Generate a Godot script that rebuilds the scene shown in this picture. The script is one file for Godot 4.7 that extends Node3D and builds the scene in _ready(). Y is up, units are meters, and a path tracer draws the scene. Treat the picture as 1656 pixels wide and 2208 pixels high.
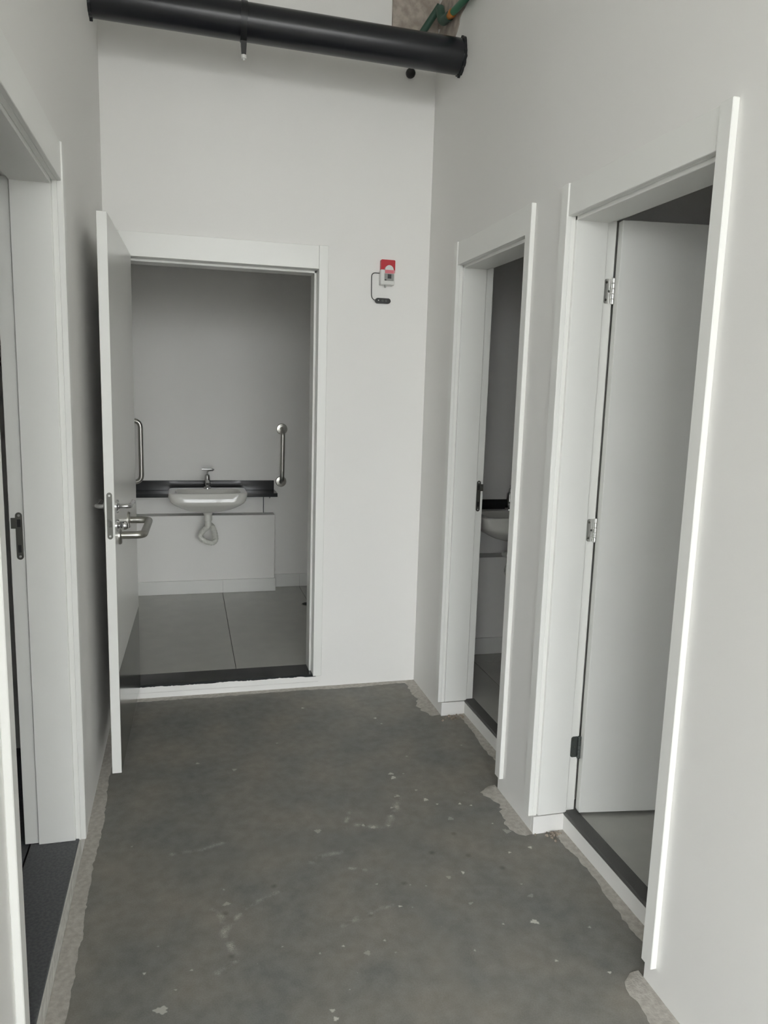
extends Node3D
# A white corridor of an unfinished fit-out: concrete floor, four door frames, three wash rooms, a black waste pipe overhead.
# x runs from the left wall (0) to the right wall (W), z from the end wall (0) towards the camera, y up. Metres.

const W := 1.579          # width of the corridor
const TH := 0.155         # thickness of the walls
const STEP := 0.075       # height of the wash room floors above the corridor
const HIGH := 4.2         # underside of the slab

var M := {}               # materials
var XF := Transform3D.IDENTITY
var used := {}

# ------------------------------------------------------------------ helpers
func numbered(called: String) -> String:
	if not used.has(called):
		used[called] = 0
		return called
	used[called] += 1
	return "%s_%03d" % [called, used[called]]

func new_st() -> SurfaceTool:
	var st := SurfaceTool.new()
	st.begin(Mesh.PRIMITIVE_TRIANGLES)
	return st

func tri(st: SurfaceTool, a: Vector3, b: Vector3, c: Vector3, na: Vector3, nb: Vector3, nc: Vector3) -> void:
	# na, nb, nc point outwards; front faces run clockwise
	var g := (b - a).cross(c - a)
	var pts := [a, b, c]
	var ns := [na, nb, nc]
	if g.dot(na + nb + nc) > 0.0:
		pts = [a, c, b]
		ns = [na, nc, nb]
	for i in 3:
		var n: Vector3 = XF.basis * (ns[i] as Vector3)
		var p: Vector3 = XF * (pts[i] as Vector3)
		st.set_normal(n.normalized())
		st.set_uv(Vector2(p.x / 1.95, p.z / 2.6))
		st.add_vertex(p)

func face(st: SurfaceTool, pts: Array, out: Vector3) -> void:
	var n: Vector3 = ((pts[1] as Vector3) - (pts[0] as Vector3)).cross((pts[2] as Vector3) - (pts[0] as Vector3)).normalized()
	if n.dot(out) < 0.0:
		n = -n
	for i in range(1, pts.size() - 1):
		tri(st, pts[0], pts[i], pts[i + 1], n, n, n)

func box(st: SurfaceTool, a: Vector3, b: Vector3, c := 0.0) -> void:
	# box between two corners with chamfered edges
	var lo := Vector3(minf(a.x, b.x), minf(a.y, b.y), minf(a.z, b.z))
	var hi := Vector3(maxf(a.x, b.x), maxf(a.y, b.y), maxf(a.z, b.z))
	var m := (lo + hi) * 0.5
	var h := (hi - lo) * 0.5
	c = minf(c, minf(h.x, minf(h.y, h.z)) * 0.9)
	var axes := [Vector3.RIGHT, Vector3.UP, Vector3.BACK]
	for k in 3:
		var u := (k + 1) % 3
		var v := (k + 2) % 3
		for s in [-1.0, 1.0]:
			var pts := []
			for q in [[-1, -1], [1, -1], [1, 1], [-1, 1]]:
				var p := m
				p[k] += s * h[k]
				p[u] += q[0] * (h[u] - c)
				p[v] += q[1] * (h[v] - c)
				pts.append(p)
			face(st, pts, axes[k] * s)
	if c <= 0.0:
		return
	for k in 3:                                            # twelve chamfers, along axis k
		var u := (k + 1) % 3
		var v := (k + 2) % 3
		for su in [-1.0, 1.0]:
			for sv in [-1.0, 1.0]:
				var pts := []
				for q in [[-1, 0], [1, 0], [1, 1], [-1, 1]]:
					var p := m
					p[k] += q[0] * (h[k] - c)
					p[u] += su * (h[u] - (c if q[1] == 1 else 0.0))
					p[v] += sv * (h[v] - (0.0 if q[1] == 1 else c))
					pts.append(p)
				var out := Vector3.ZERO
				out[u] = su
				out[v] = sv
				face(st, pts, out)
	for sx in [-1.0, 1.0]:
		for sy in [-1.0, 1.0]:
			for sz in [-1.0, 1.0]:
				var s := Vector3(sx, sy, sz)
				face(st, [m + s * (h - Vector3(0, c, c)), m + s * (h - Vector3(c, 0, c)), m + s * (h - Vector3(c, c, 0))], s)

func frame_of(d: Vector3) -> Array:
	var e := Vector3.UP if absf(d.y) < 0.9 else Vector3.RIGHT
	var u := d.cross(e).normalized()
	return [u, d.cross(u).normalized()]

func lathe(st: SurfaceTool, at: Vector3, axis: Vector3, profile: Array, seg := 24) -> void:
	# profile: Vector2(radius, distance along the axis), from one end to the other
	var d := axis.normalized()
	var f := frame_of(d)
	for i in profile.size() - 1:
		var p: Vector2 = profile[i]
		var q: Vector2 = profile[i + 1]
		var t := (q - p)
		if t.length() < 1e-7:
			continue
		var n2 := Vector2(t.y, -t.x).normalized()
		for k in seg:
			var a0 := TAU * k / seg
			var a1 := TAU * (k + 1) / seg
			var r0: Vector3 = f[0] * cos(a0) + f[1] * sin(a0)
			var r1: Vector3 = f[0] * cos(a1) + f[1] * sin(a1)
			var m0 := r0 * n2.x + d * n2.y
			var m1 := r1 * n2.x + d * n2.y
			var A := at + r0 * p.x + d * p.y
			var B := at + r1 * p.x + d * p.y
			var C := at + r1 * q.x + d * q.y
			var D := at + r0 * q.x + d * q.y
			if p.x > 1e-6:
				tri(st, A, B, C, m0, m1, m1)
			if q.x > 1e-6:
				tri(st, A, C, D, m0, m1, m0)

func tube(st: SurfaceTool, pts: Array, r: float, seg := 14, caps := true) -> void:
	var n := pts.size()
	var u := Vector3.ZERO
	var rings := []
	var nors := []
	for i in n:
		var d: Vector3
		if i == 0:
			d = pts[1] - pts[0]
		elif i == n - 1:
			d = pts[n - 1] - pts[n - 2]
		else:
			d = (pts[i + 1] - pts[i]).normalized() + (pts[i] - pts[i - 1]).normalized()
		d = d.normalized()
		if i == 0:
			u = frame_of(d)[0]
		else:
			u = (u - d * u.dot(d)).normalized()
		var v := d.cross(u)
		var ring := []
		var nor := []
		for k in seg:
			var a := TAU * k / seg
			var o := u * cos(a) + v * sin(a)
			nor.append(o)
			ring.append(pts[i] + o * r)
		rings.append(ring)
		nors.append(nor)
	for i in n - 1:
		for k in seg:
			var j := (k + 1) % seg
			tri(st, rings[i][k], rings[i][j], rings[i + 1][j], nors[i][k], nors[i][j], nors[i + 1][j])
			tri(st, rings[i][k], rings[i + 1][j], rings[i + 1][k], nors[i][k], nors[i + 1][j], nors[i + 1][k])
	if caps:
		face(st, rings[0], pts[0] - pts[1])
		face(st, rings[n - 1], pts[n - 1] - pts[n - 2])

func bend(corners: Array, radius: float, steps := 8) -> Array:
	# a polyline whose inner corners are rounded
	var out := [corners[0]]
	for i in range(1, corners.size() - 1):
		var p: Vector3 = corners[i]
		var a: Vector3 = ((corners[i - 1] as Vector3) - p).normalized()
		var b: Vector3 = ((corners[i + 1] as Vector3) - p).normalized()
		var s := p + a * radius
		var e := p + b * radius
		for k in steps + 1:
			var t := float(k) / steps
			out.append(s.lerp(p, t).lerp(p.lerp(e, t), t))
	out.append(corners[corners.size() - 1])
	return out

func slab2d(st: SurfaceTool, outline: Array, place: Transform3D, thick: float) -> void:
	# outline (Vector2, any sense) extruded along the local z axis from 0 to thick
	var poly := PackedVector2Array(outline)
	var idx := Geometry2D.triangulate_polygon(poly)
	var nz := place.basis.z.normalized()
	for i in range(0, idx.size(), 3):
		var a := [place * Vector3(poly[idx[i]].x, poly[idx[i]].y, thick), place * Vector3(poly[idx[i + 1]].x, poly[idx[i + 1]].y, thick), place * Vector3(poly[idx[i + 2]].x, poly[idx[i + 2]].y, thick)]
		face(st, a, nz)
		var b := [place * Vector3(poly[idx[i]].x, poly[idx[i]].y, 0), place * Vector3(poly[idx[i + 1]].x, poly[idx[i + 1]].y, 0), place * Vector3(poly[idx[i + 2]].x, poly[idx[i + 2]].y, 0)]
		face(st, b, -nz)
	var ccw := not Geometry2D.is_polygon_clockwise(poly)
	for i in poly.size():
		var p := poly[i]
		var q := poly[(i + 1) % poly.size()]
		var t := q - p
		var o := Vector2(t.y, -t.x) if ccw else Vector2(-t.y, t.x)
		face(st, [place * Vector3(p.x, p.y, 0), place * Vector3(q.x, q.y, 0), place * Vector3(q.x, q.y, thick), place * Vector3(p.x, p.y, thick)], place.basis * Vector3(o.x, o.y, 0))

func stadium(w: float, h: float, steps := 8) -> Array:
	# upright oblong with round ends
	var r := w * 0.5
	var out := []
	for k in steps + 1:
		var a := PI * k / steps
		out.append(Vector2(cos(a) * r, h * 0.5 - r + sin(a) * r))
	for k in steps + 1:
		var a := PI + PI * k / steps
		out.append(Vector2(cos(a) * r, -h * 0.5 + r + sin(a) * r))
	return out

func rounded(w: float, h: float, r: float, steps := 5) -> Array:
	var out := []
	for q in [[1, 1, 0.0], [-1, 1, 0.5], [-1, -1, 1.0], [1, -1, 1.5]]:
		for k in steps + 1:
			var a: float = PI * (q[2] + 0.5 * k / steps)
			out.append(Vector2(q[0] * (w * 0.5 - r) + cos(a) * r, q[1] * (h * 0.5 - r) + sin(a) * r))
	return out

func obj(called: String, st: SurfaceTool, mat: Material, parent: Node3D = null) -> MeshInstance3D:
	# shapes are drawn in the room's coordinates; a part is shifted back by the place of its thing
	var o := MeshInstance3D.new()
	o.mesh = st.commit()
	o.mesh.surface_set_material(0, mat)
	o.cast_shadow = GeometryInstance3D.SHADOW_CASTING_SETTING_ON
	if parent == null:
		o.name = numbered(called)
		add_child(o)
	else:
		o.name = called
		parent.add_child(o, true)
		if parent.get_parent() == self:
			o.position = -parent.position
	return o

func thing(called: String, label: String, category: String, at: Vector3, group := "") -> Node3D:
	var o := Node3D.new()
	o.name = numbered(called)
	add_child(o)
	o.position = at
	o.set_meta("label", label)
	o.set_meta("category", category)
	if group != "":
		o.set_meta("group", group)
	return o

func setting(called: String, at := Vector3.ZERO) -> Node3D:
	var o := Node3D.new()
	o.name = called
	add_child(o)
	o.position = at
	o.set_meta("kind", "structure")
	return o

func struct(called: String, st: SurfaceTool, mat: Material) -> MeshInstance3D:
	var o := obj(called, st, mat)
	o.set_meta("kind", "structure")
	return o

# ------------------------------------------------------------------ materials
func plain(c: Color, rough: float, metal := 0.0) -> StandardMaterial3D:
	var m := StandardMaterial3D.new()
	m.albedo_color = c
	m.roughness = rough
	m.metallic = metal
	return m

func noise_bytes(sd: int, freq: float, w: int, h: int, oct := 4) -> PackedByteArray:
	var n := FastNoiseLite.new()
	n.seed = sd
	n.noise_type = FastNoiseLite.TYPE_SIMPLEX_SMOOTH
	n.frequency = freq
	n.fractal_octaves = oct
	var im := n.get_seamless_image(w, h, false, false, 0.1, true)
	im.convert(Image.FORMAT_L8)
	return im.get_data()

func bump(sd: int, freq: float, size: int, strength: float, oct := 4) -> ImageTexture:
	var im := Image.create_from_data(size, size, false, Image.FORMAT_L8, noise_bytes(sd, freq, size, size, oct))
	im.convert(Image.FORMAT_RGBA8)
	im.bump_map_to_normal_map(strength)
	return ImageTexture.create_from_image(im)

func two_tone(sd: int, size: int, freq: float, a: Color, b: Color, contrast := 1.0, oct := 4) -> ImageTexture:
	var d := noise_bytes(sd, freq, size, size, oct)
	var im := Image.create(size, size, false, Image.FORMAT_RGB8)
	for y in size:
		for x in size:
			var t := clampf((d[y * size + x] / 255.0 - 0.5) * contrast + 0.5, 0.0, 1.0)
			im.set_pixel(x, y, a.lerp(b, t))
	return ImageTexture.create_from_image(im)

func world_tiled(m: StandardMaterial3D, metres: float) -> StandardMaterial3D:
	m.uv1_triplanar = true
	m.uv1_world_triplanar = true
	m.uv1_scale = Vector3.ONE / metres
	return m

func near_line(p: Vector2, a: Vector2, b: Vector2) -> float:
	var t := clampf((p - a).dot(b - a) / (b - a).length_squared(), 0.0, 1.0)
	return p.distance_to(a.lerp(b, t))

func floor_texture() -> ImageTexture:
	# raw concrete, 1.95 m by 2.6 m: trowelled mottling, drips of wall paint, scrapes and pits, placed as on the photograph
	var w := 1536
	var h := 2048
	var n1 := noise_bytes(11, 0.0035, w, h, 5)
	var n2 := noise_bytes(12, 0.02, w, h, 4)
	var n3 := noise_bytes(13, 0.22, w, h, 2)
	var base := FLOOR
	var d := PackedByteArray()
	d.resize(w * h * 3)
	for i in w * h:
		var a := n1[i] / 255.0 - 0.5
		var b := n2[i] / 255.0 - 0.5
		var c := n3[i] / 255.0 - 0.5
		var k := 1.0 + a * 0.13 + b * 0.13 + c * 0.10
		var warm := a * 0.045
		d[i * 3] = int(clampf(base.r * (k + warm), 0.0, 1.0) * 255.0)
		d[i * 3 + 1] = int(clampf(base.g * k, 0.0, 1.0) * 255.0)
		d[i * 3 + 2] = int(clampf(base.b * (k - warm), 0.0, 1.0) * 255.0)
	var im := Image.create_from_data(w, h, false, Image.FORMAT_RGB8, d)
	var rng := RandomNumberGenerator.new()
	rng.seed = 5
	var paint := Color(0.90, 0.89, 0.86)
	var px := 1.95 / w
	var spots: Array = DRIPS.duplicate()
	for k in 170:                                          # fine specks between them
		spots.append([rng.randf() * 1.6, rng.randf() * 2.5, rng.randf_range(0.0008, 0.002), rng.randf_range(0.2, 0.7)])
	for s in spots:
		var r: float = s[2] * 1.05
		var e := rng.randf_range(0.6, 1.5)
		var tilt := rng.randf() * PI
		var ph := rng.randf() * TAU
		var n := int(r * 1.7 / px) + 1
		for j in range(-n, n + 1):
			for i in range(-n, n + 1):
				var q := Vector2(i, j) * px
				q = q.rotated(tilt)
				q.x *= e
				var ang := q.angle()
				var edge := r * (1.0 + 0.18 * sin(3.0 * ang + ph) + 0.12 * sin(7.0 * ang + 2.0 * ph))
				var t: float = clampf((edge - q.length()) / (px * 2.0), 0.0, 1.0) * s[3] * 0.92
				if t > 0.0:
					var x := posmod(int(s[0] / px) + i, w)
					var y := posmod(int(s[1] / px) + j, h)
					im.set_pixel(x, y, im.get_pixel(x, y).lerp(paint, t))
	for s in PITS:
		var n := int(0.014 / px)
		for j in range(-n, n + 1):
			for i in range(-n, n + 1):
				var q := Vector2(i, j) * px
				var t := clampf(1.0 - q.length() / 0.014, 0.0, 1.0) * 0.24
				if t > 0.0:
					var x := posmod(int(s[0] / px) + i, w)
					var y := posmod(int(s[1] / px) + j, h)
					im.set_pixel(x, y, im.get_pixel(x, y).lerp(Color(0.12, 0.12, 0.115), t * n3[y * w + x] / 127.0))
	for s in SCRAPES:                                      # light trowel scrapes and smeared plaster
		for k in s.size() - 2:
			var a := Vector2(s[k][0], s[k][1])
			var b := Vector2(s[k + 1][0], s[k + 1][1])
			var wide: float = s[s.size() - 1]
			var lo := (a.min(b) - Vector2.ONE * wide) / px
			var hi := (a.max(b) + Vector2.ONE * wide) / px
			for y in range(int(lo.y), int(hi.y)):
				for x in range(int(lo.x), int(hi.x)):
					if x < 0 or y < 0 or x >= w or y >= h:
						continue
					var t := clampf(1.0 - near_line(Vector2(x, y) * px, a, b) / wide, 0.0, 1.0)
					t *= clampf((n2[y * w + x] / 255.0 - 0.3) * 2.0, 0.0, 1.0) * clampf(n3[y * w + x] / 160.0, 0.3, 1.0)
					if t > 0.0:
						im.set_pixel(x, y, im.get_pixel(x, y).lerp(paint, t * 0.55))
	return ImageTexture.create_from_image(im)

const FLOOR := Color(0.535, 0.525, 0.503)
const DRIPS := [[1.183, 0.989, 0.012, 0.8], [1.184, 1.023, 0.0134, 0.9], [1.235, 0.999, 0.0053, 0.5], [1.249, 1.138, 0.0066, 0.7], [1.265, 1.216, 0.0107, 0.9], [1.299, 1.256, 0.0057, 0.9], [1.388, 1.272, 0.0071, 1.0], [1.427, 1.292, 0.005, 1.0], [1.163, 1.166, 0.0086, 0.6], [1.151, 1.17, 0.0043, 0.8], [1.117, 1.245, 0.0056, 0.7], [1.099, 1.301, 0.0048, 0.7], [1.073, 1.361, 0.0041, 0.7], [0.982, 1.34, 0.0081, 0.7], [1.015, 1.36, 0.0081, 0.6], [0.811, 1.343, 0.0121, 0.5], [1.292, 0.854, 0.0055, 0.5], [1.57, 0.799, 0.0049, 0.6], [1.462, 1.428, 0.0041, 0.9], [1.495, 1.486, 0.0123, 0.5], [1.45, 1.61, 0.0066, 0.9], [1.536, 1.598, 0.0074, 1.0], [1.248, 1.683, 0.0057, 1.0], [1.193, 1.697, 0.0088, 0.45], [0.949, 1.68, 0.0043, 0.6], [1.056, 1.707, 0.0043, 0.6], [1.105, 1.724, 0.0043, 0.5], [1.417, 1.781, 0.005, 0.5], [0.995, 1.801, 0.0048, 1.0], [1.032, 1.814, 0.0036, 0.5], [1.38, 1.957, 0.0095, 1.0], [1.282, 1.946, 0.0047, 0.8], [1.423, 1.842, 0.0111, 0.35], [1.218, 1.835, 0.006, 0.45], [1.317, 1.364, 0.0111, 0.4], [1.438, 1.196, 0.0029, 0.6], [0.281, 2.055, 0.0175, 0.75], [0.233, 1.916, 0.0052, 0.9], [0.359, 1.931, 0.0039, 0.7], [0.317, 1.994, 0.0032, 0.7], [0.467, 1.675, 0.0084, 0.5], [0.614, 1.896, 0.004, 0.6], [0.786, 1.931, 0.0053, 0.8], [0.715, 1.946, 0.0046, 0.6], [0.713, 2.152, 0.0074, 0.8], [0.717, 2.18, 0.0073, 0.9], [0.771, 2.094, 0.0031, 0.7], [0.266, 1.819, 0.004, 0.5], [0.16, 1.303, 0.0047, 0.5], [0.461, 1.604, 0.005, 0.5], [0.909, 1.936, 0.0048, 0.7], [1.156, 2.03, 0.0034, 0.8], [1.371, 2.12, 0.0048, 0.8], [1.497, 2.193, 0.0062, 1.0], [1.536, 2.015, 0.0051, 0.6], [0.929, 1.989, 0.004, 0.5], [0.849, 1.973, 0.0094, 0.4], [0.392, 0.741, 0.007, 0.6], [0.541, 0.826, 0.0092, 0.5], [0.916, 0.257, 0.008, 0.8], [1.249, 0.442, 0.0077, 0.8], [1.264, 0.509, 0.0064, 0.6], [0.745, 0.617, 0.0061, 0.5]]
const PITS := [[1.391, 1.687], [1.039, 1.695], [1.18, 1.556], [1.3, 1.597], [1.296, 1.461], [0.892, 1.82], [0.46, 1.72], [0.62, 1.62], [0.47, 1.9]]
const SCRAPES := [[[0.76, 1.521], [0.8, 1.491], [0.872, 1.486], 0.016], [[0.909, 1.352], [0.926, 1.3], [0.947, 1.246], 0.012], [[1.073, 1.361], [1.099, 1.301], [1.133, 1.248], [1.163, 1.166], 0.02], [[0.8, 1.846], [0.899, 1.806], [0.969, 1.785], 0.014], [[0.461, 1.796], [0.486, 1.75], [0.538, 1.697], [0.629, 1.65], 0.012], [[0.296, 1.378], [0.402, 1.371], [0.47, 1.344], 0.014], [[0.449, 1.802], [0.469, 1.856], [0.476, 1.92], [0.431, 1.955], 0.016], [[0.424, 1.691], [0.452, 1.734], [0.45, 1.785], 0.014], [[0.96, 1.33], [1.04, 1.37], 0.02], [[0.88, 1.58], [0.93, 1.60], 0.01]]

func make_materials() -> void:
	M.wall = plain(Color(0.935, 0.930, 0.916), 0.62)
	M.plaster = world_tiled(plain(Color(1, 1, 1), 0.85), 0.5)
	M.plaster.albedo_texture = two_tone(22, 256, 0.05, Color(0.80, 0.79, 0.765), Color(0.90, 0.895, 0.87), 1.6)
	M.plaster.normal_enabled = true
	M.plaster.normal_texture = bump(23, 0.05, 512, 5.0)
	M.plaster.normal_scale = 0.5
	M.lacquer = plain(Color(0.935, 0.935, 0.918), 0.34)
	M.leaf = plain(Color(0.92, 0.92, 0.905), 0.24)
	M.ceiling = plain(Color(0.93, 0.925, 0.905), 0.85)
	M.mortar = world_tiled(plain(Color(1, 1, 1), 0.9), 0.4)
	M.mortar.albedo_texture = two_tone(24, 256, 0.06, Color(0.70, 0.68, 0.65), Color(0.79, 0.775, 0.745), 1.6)
	M.mortar.normal_enabled = true
	M.mortar.normal_texture = bump(25, 0.08, 512, 6.0)
	M.mortar.normal_scale = 0.25
	M.raw = world_tiled(plain(Color(1, 1, 1), 0.9), 0.5)
	M.raw.albedo_texture = two_tone(26, 256, 0.03, Color(0.60, 0.56, 0.52), Color(0.72, 0.68, 0.64), 1.8)
	M.rubble = world_tiled(plain(Color(1, 1, 1), 0.95), 0.1)
	M.rubble.albedo_texture = two_tone(27, 256, 0.05, Color(0.52, 0.47, 0.42), Color(0.70, 0.66, 0.61), 2.2)
	M.floor = plain(Color(1, 1, 1), 0.62)
	M.floor.albedo_texture = floor_texture()
	M.floor.normal_enabled = true
	M.floor.normal_texture = bump(28, 0.03, 1024, 2.0, 5)
	M.floor.normal_scale = 0.15
	M.screed = world_tiled(plain(Color(1, 1, 1), 0.7), 1.5)
	M.screed.albedo_texture = two_tone(34, 256, 0.03, Color(0.62, 0.61, 0.585), Color(0.70, 0.69, 0.665), 1.5)
	M.granite = world_tiled(plain(Color(1, 1, 1), 0.16), 0.12)
	M.granite.albedo_texture = two_tone(29, 256, 0.25, Color(0.135, 0.14, 0.15), Color(0.21, 0.215, 0.22), 1.6, 2)
	M.sill = world_tiled(plain(Color(1, 1, 1), 0.55), 0.12)
	M.sill.albedo_texture = two_tone(30, 256, 0.2, Color(0.30, 0.30, 0.295), Color(0.40, 0.40, 0.39), 1.6, 2)
	M.tile = world_tiled(plain(Color(1, 1, 1), 0.32), 0.9)
	M.tile.albedo_texture = two_tone(31, 256, 0.02, Color(0.735, 0.735, 0.715), Color(0.765, 0.763, 0.74), 1.2)
	M.skirting = plain(Color(0.90, 0.90, 0.885), 0.35)
	M.grout = plain(Color(0.40, 0.40, 0.385), 0.9)
	M.dark_floor = world_tiled(plain(Color(1, 1, 1), 0.5), 0.3)
	M.dark_floor.albedo_texture = two_tone(32, 256, 0.1, Color(0.32, 0.33, 0.345), Color(0.40, 0.405, 0.415), 1.6)
	M.steel = plain(Color(0.70, 0.695, 0.67), 0.30, 1.0)
	M.chrome = plain(Color(0.82, 0.82, 0.82), 0.10, 1.0)
	M.kick = plain(Color(0.62, 0.63, 0.62), 0.16, 1.0)
	M.dull_steel = plain(Color(0.42, 0.42, 0.40), 0.42, 1.0)
	M.zinc = plain(Color(0.86, 0.86, 0.85), 0.34, 1.0)
	M.dark_zinc = plain(Color(0.36, 0.38, 0.37), 0.5, 0.6)
	M.black_steel = plain(Color(0.17, 0.175, 0.18), 0.32, 0.4)
	M.dark = plain(Color(0.10, 0.10, 0.10), 0.6)
	M.pvc = plain(Color(0.10, 0.106, 0.125), 0.27)
	M.ceramic = plain(Color(0.86, 0.855, 0.83), 0.06)
	M.white_pvc = plain(Color(0.85, 0.85, 0.82), 0.4)
	M.green = plain(Color(0.10, 0.42, 0.30), 0.45)
	M.dark_green = plain(Color(0.20, 0.31, 0.26), 0.5)
	M.copper = plain(Color(0.80, 0.52, 0.24), 0.35, 0.8)
	M.red = plain(Color(0.74, 0.10, 0.17), 0.32)
	M.pink = plain(Color(0.85, 0.46, 0.50), 0.35)
	M.white_plastic = plain(Color(0.87, 0.87, 0.855), 0.4)
	M.grey_label = plain(Color(0.56, 0.56, 0.55), 0.5)
	M.black_plastic = plain(Color(0.14, 0.14, 0.14), 0.45)
	M.cable = plain(Color(0.30, 0.30, 0.29), 0.6)
	M.alu = plain(Color(0.55, 0.55, 0.54), 0.4, 0.6)
	M.glass = plain(Color(0.95, 0.97, 0.97, 0.06), 0.0)
	M.glass.transparency = BaseMaterial3D.TRANSPARENCY_ALPHA
	M.pavement = plain(Color(0.60, 0.59, 0.57), 0.9)

# ------------------------------------------------------------------ door frames
# A frame is drawn in (along the wall, up, into the wall) and mapped to the room by side.
func at_door(side: String, u: float, v: float, w: float) -> Vector3:
	match side:
		"right": return Vector3(W + w, v, u)
		"left": return Vector3(-w, v, u)
	return Vector3(u, v, -w)

func dbox(st: SurfaceTool, side: String, u0: float, u1: float, v0: float, v1: float, w0: float, w1: float, c := 0.0) -> void:
	box(st, at_door(side, u0, v0, w0), at_door(side, u1, v1, w1), c)

func door_frame(called: String, side: String, u0: float, u1: float, head: float, top: float, stop: bool, back := 0.165) -> Node3D:
	# u0, u1: inner edges of the casings; head: underside of the head casing; top: upper ends of the casings
	# stop: true if the leaf shuts against the room side, false if it shuts against the corridor side
	var d := setting(called, at_door(side, (u0 + u1) * 0.5, 0.0, 0.0))
	var low := STEP + 0.001
	for s in [[u0, -1.0], [u1, 1.0]]:
		var e: float = s[0]
		var k: float = s[1]
		var st := new_st()
		dbox(st, side, e, e + k * 0.046, low - 0.006, top, -0.018, 0.0, 0.002)
		dbox(st, side, e, e + k * 0.011, low - 0.006, head + 0.01, -0.0005, 0.014, 0.001)
		obj("casing", st, M.lacquer, d)
		st = new_st()
		var inner := e - k * 0.012
		var deep := e - k * 0.001
		if stop:
			dbox(st, side, inner, e + k * 0.012, low, head + 0.012, 0.014, 0.128, 0.0015)
			dbox(st, side, deep, e + k * 0.012, low, head + 0.012, 0.128, back, 0.001)
		else:
			dbox(st, side, deep, e + k * 0.012, low, head + 0.012, 0.014, 0.052, 0.001)
			dbox(st, side, inner, e + k * 0.012, low, head + 0.012, 0.052, TH + 0.004, 0.0015)
		obj("jamb", st, M.lacquer, d)
	var st := new_st()
	dbox(st, side, u0 - 0.0005, u1 + 0.0005, head, top - 0.002, -0.0135, 0.0, 0.0015)
	dbox(st, side, u0, u1, head, head + 0.011, -0.0005, 0.014, 0.001)
	obj("head_casing", st, M.lacquer, d)
	st = new_st()
	if stop:
		dbox(st, side, u0, u1, head - 0.012, head + 0.012, 0.014, 0.128, 0.0015)
		dbox(st, side, u0, u1, head - 0.001, head + 0.012, 0.128, back, 0.001)
	else:
		dbox(st, side, u0, u1, head - 0.001, head + 0.012, 0.014, 0.052, 0.001)
		dbox(st, side, u0, u1, head - 0.012, head + 0.012, 0.052, TH + 0.004, 0.0015)
	obj("head_jamb", st, M.lacquer, d)
	return d

func strike(d: Node3D, at: Vector3, facing: Vector3, lip: Vector3, h: float) -> void:
	# steel plate let into a jamb, with a lip on one side near its top
	var st := new_st()
	var b := Basis(facing.cross(Vector3.UP) * -1.0, Vector3.UP, facing)
	if b.determinant() < 0.0:
		b.x = -b.x
	slab2d(st, stadium(0.020, h), Transform3D(b, at), 0.0015)
	var c := at + lip * 0.013 + Vector3(0, h * 0.5 - 0.034, 0)
	var e := Vector3(0, 0.017, 0) + lip.abs() * 0.010 + facing.abs() * 0.0008
	box(st, c - e + facing * 0.0008, c + e + facing * 0.0008, 0.0006)
	var p := obj("strike_plate", st, M.dull_steel, d)
	st = new_st()
	for y in [h * 0.5 - 0.034, -h * 0.5 + 0.035]:
		var q := at + Vector3(0, y, 0) + facing * 0.0016
		var r := Vector3(0, 0.012, 0) + lip.abs() * 0.005 + facing.abs() * 0.0004
		box(st, q - r, q + r)
	obj("bolt_slot", st, M.dark, p)
	for y in [h * 0.5 - 0.010, -h * 0.5 + 0.010]:
		st = new_st()
		lathe(st, at + Vector3(0, y, 0), facing, [Vector2(0, 0.0026), Vector2(0.003, 0.0026), Vector2(0.0042, 0.0015)], 12)
		obj("screw", st, M.zinc, p)

func grab_bar(label: String, a: Vector3, b: Vector3, out: Vector3, reach: float) -> void:
	var t := thing("grab_bar", label, "grab bar", (a + b) * 0.5 - Vector3(0, absf(a.y - b.y) * 0.5, 0), "vertical steel grab bars beside the washbasin")
	var st := new_st()
	tube(st, bend([a, a + out * reach, b + out * reach, b], 0.05, 10), 0.0165, 18)
	obj("tube", st, M.steel, t)
	for p in [a, b]:
		st = new_st()
		lathe(st, p, out, [Vector2(0.041, 0.0), Vector2(0.041, 0.006), Vector2(0.037, 0.010), Vector2(0.020, 0.012), Vector2(0.0165, 0.012)], 28)
		obj("flange", st, M.steel, t)

# ------------------------------------------------------------------ washbasin on its granite shelf
func superring(cx: float, y: float, cz: float, a: float, b: float, p: float, n: int) -> Array:
	var out := []
	for k in n:
		var t := TAU * k / n
		var c := cos(t)
		var s := sin(t)
		out.append(Vector3(cx + a * signf(c) * pow(absf(c), 2.0 / p), y, cz + b * signf(s) * pow(absf(s), 2.0 / p)))
	return out

func loft(st: SurfaceTool, rings: Array, closed_end := true) -> void:
	# smooth skin over rings of equal size; the normals lie to the outside of the order of the rings
	var n: int = rings[0].size()
	var m := rings.size()
	var nor := []
	for i in m:
		var row := []
		for k in n:
			var du: Vector3 = rings[i][(k + 1) % n] - rings[i][(k + n - 1) % n]
			var dv: Vector3 = rings[mini(i + 1, m - 1)][k] - rings[maxi(i - 1, 0)][k]
			row.append(du.cross(dv).normalized())
		nor.append(row)
	for i in m - 1:
		for k in n:
			var j := (k + 1) % n
			tri(st, rings[i][k], rings[i][j], rings[i + 1][j], nor[i][k], nor[i][j], nor[i + 1][j])
			tri(st, rings[i][k], rings[i + 1][j], rings[i + 1][k], nor[i][k], nor[i + 1][j], nor[i + 1][k])
	if closed_end:
		var last: Array = rings[m - 1]
		face(st, last, nor[m - 1][0] + Vector3(0, nor[m - 1][0].y * 50.0, 0))

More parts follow.
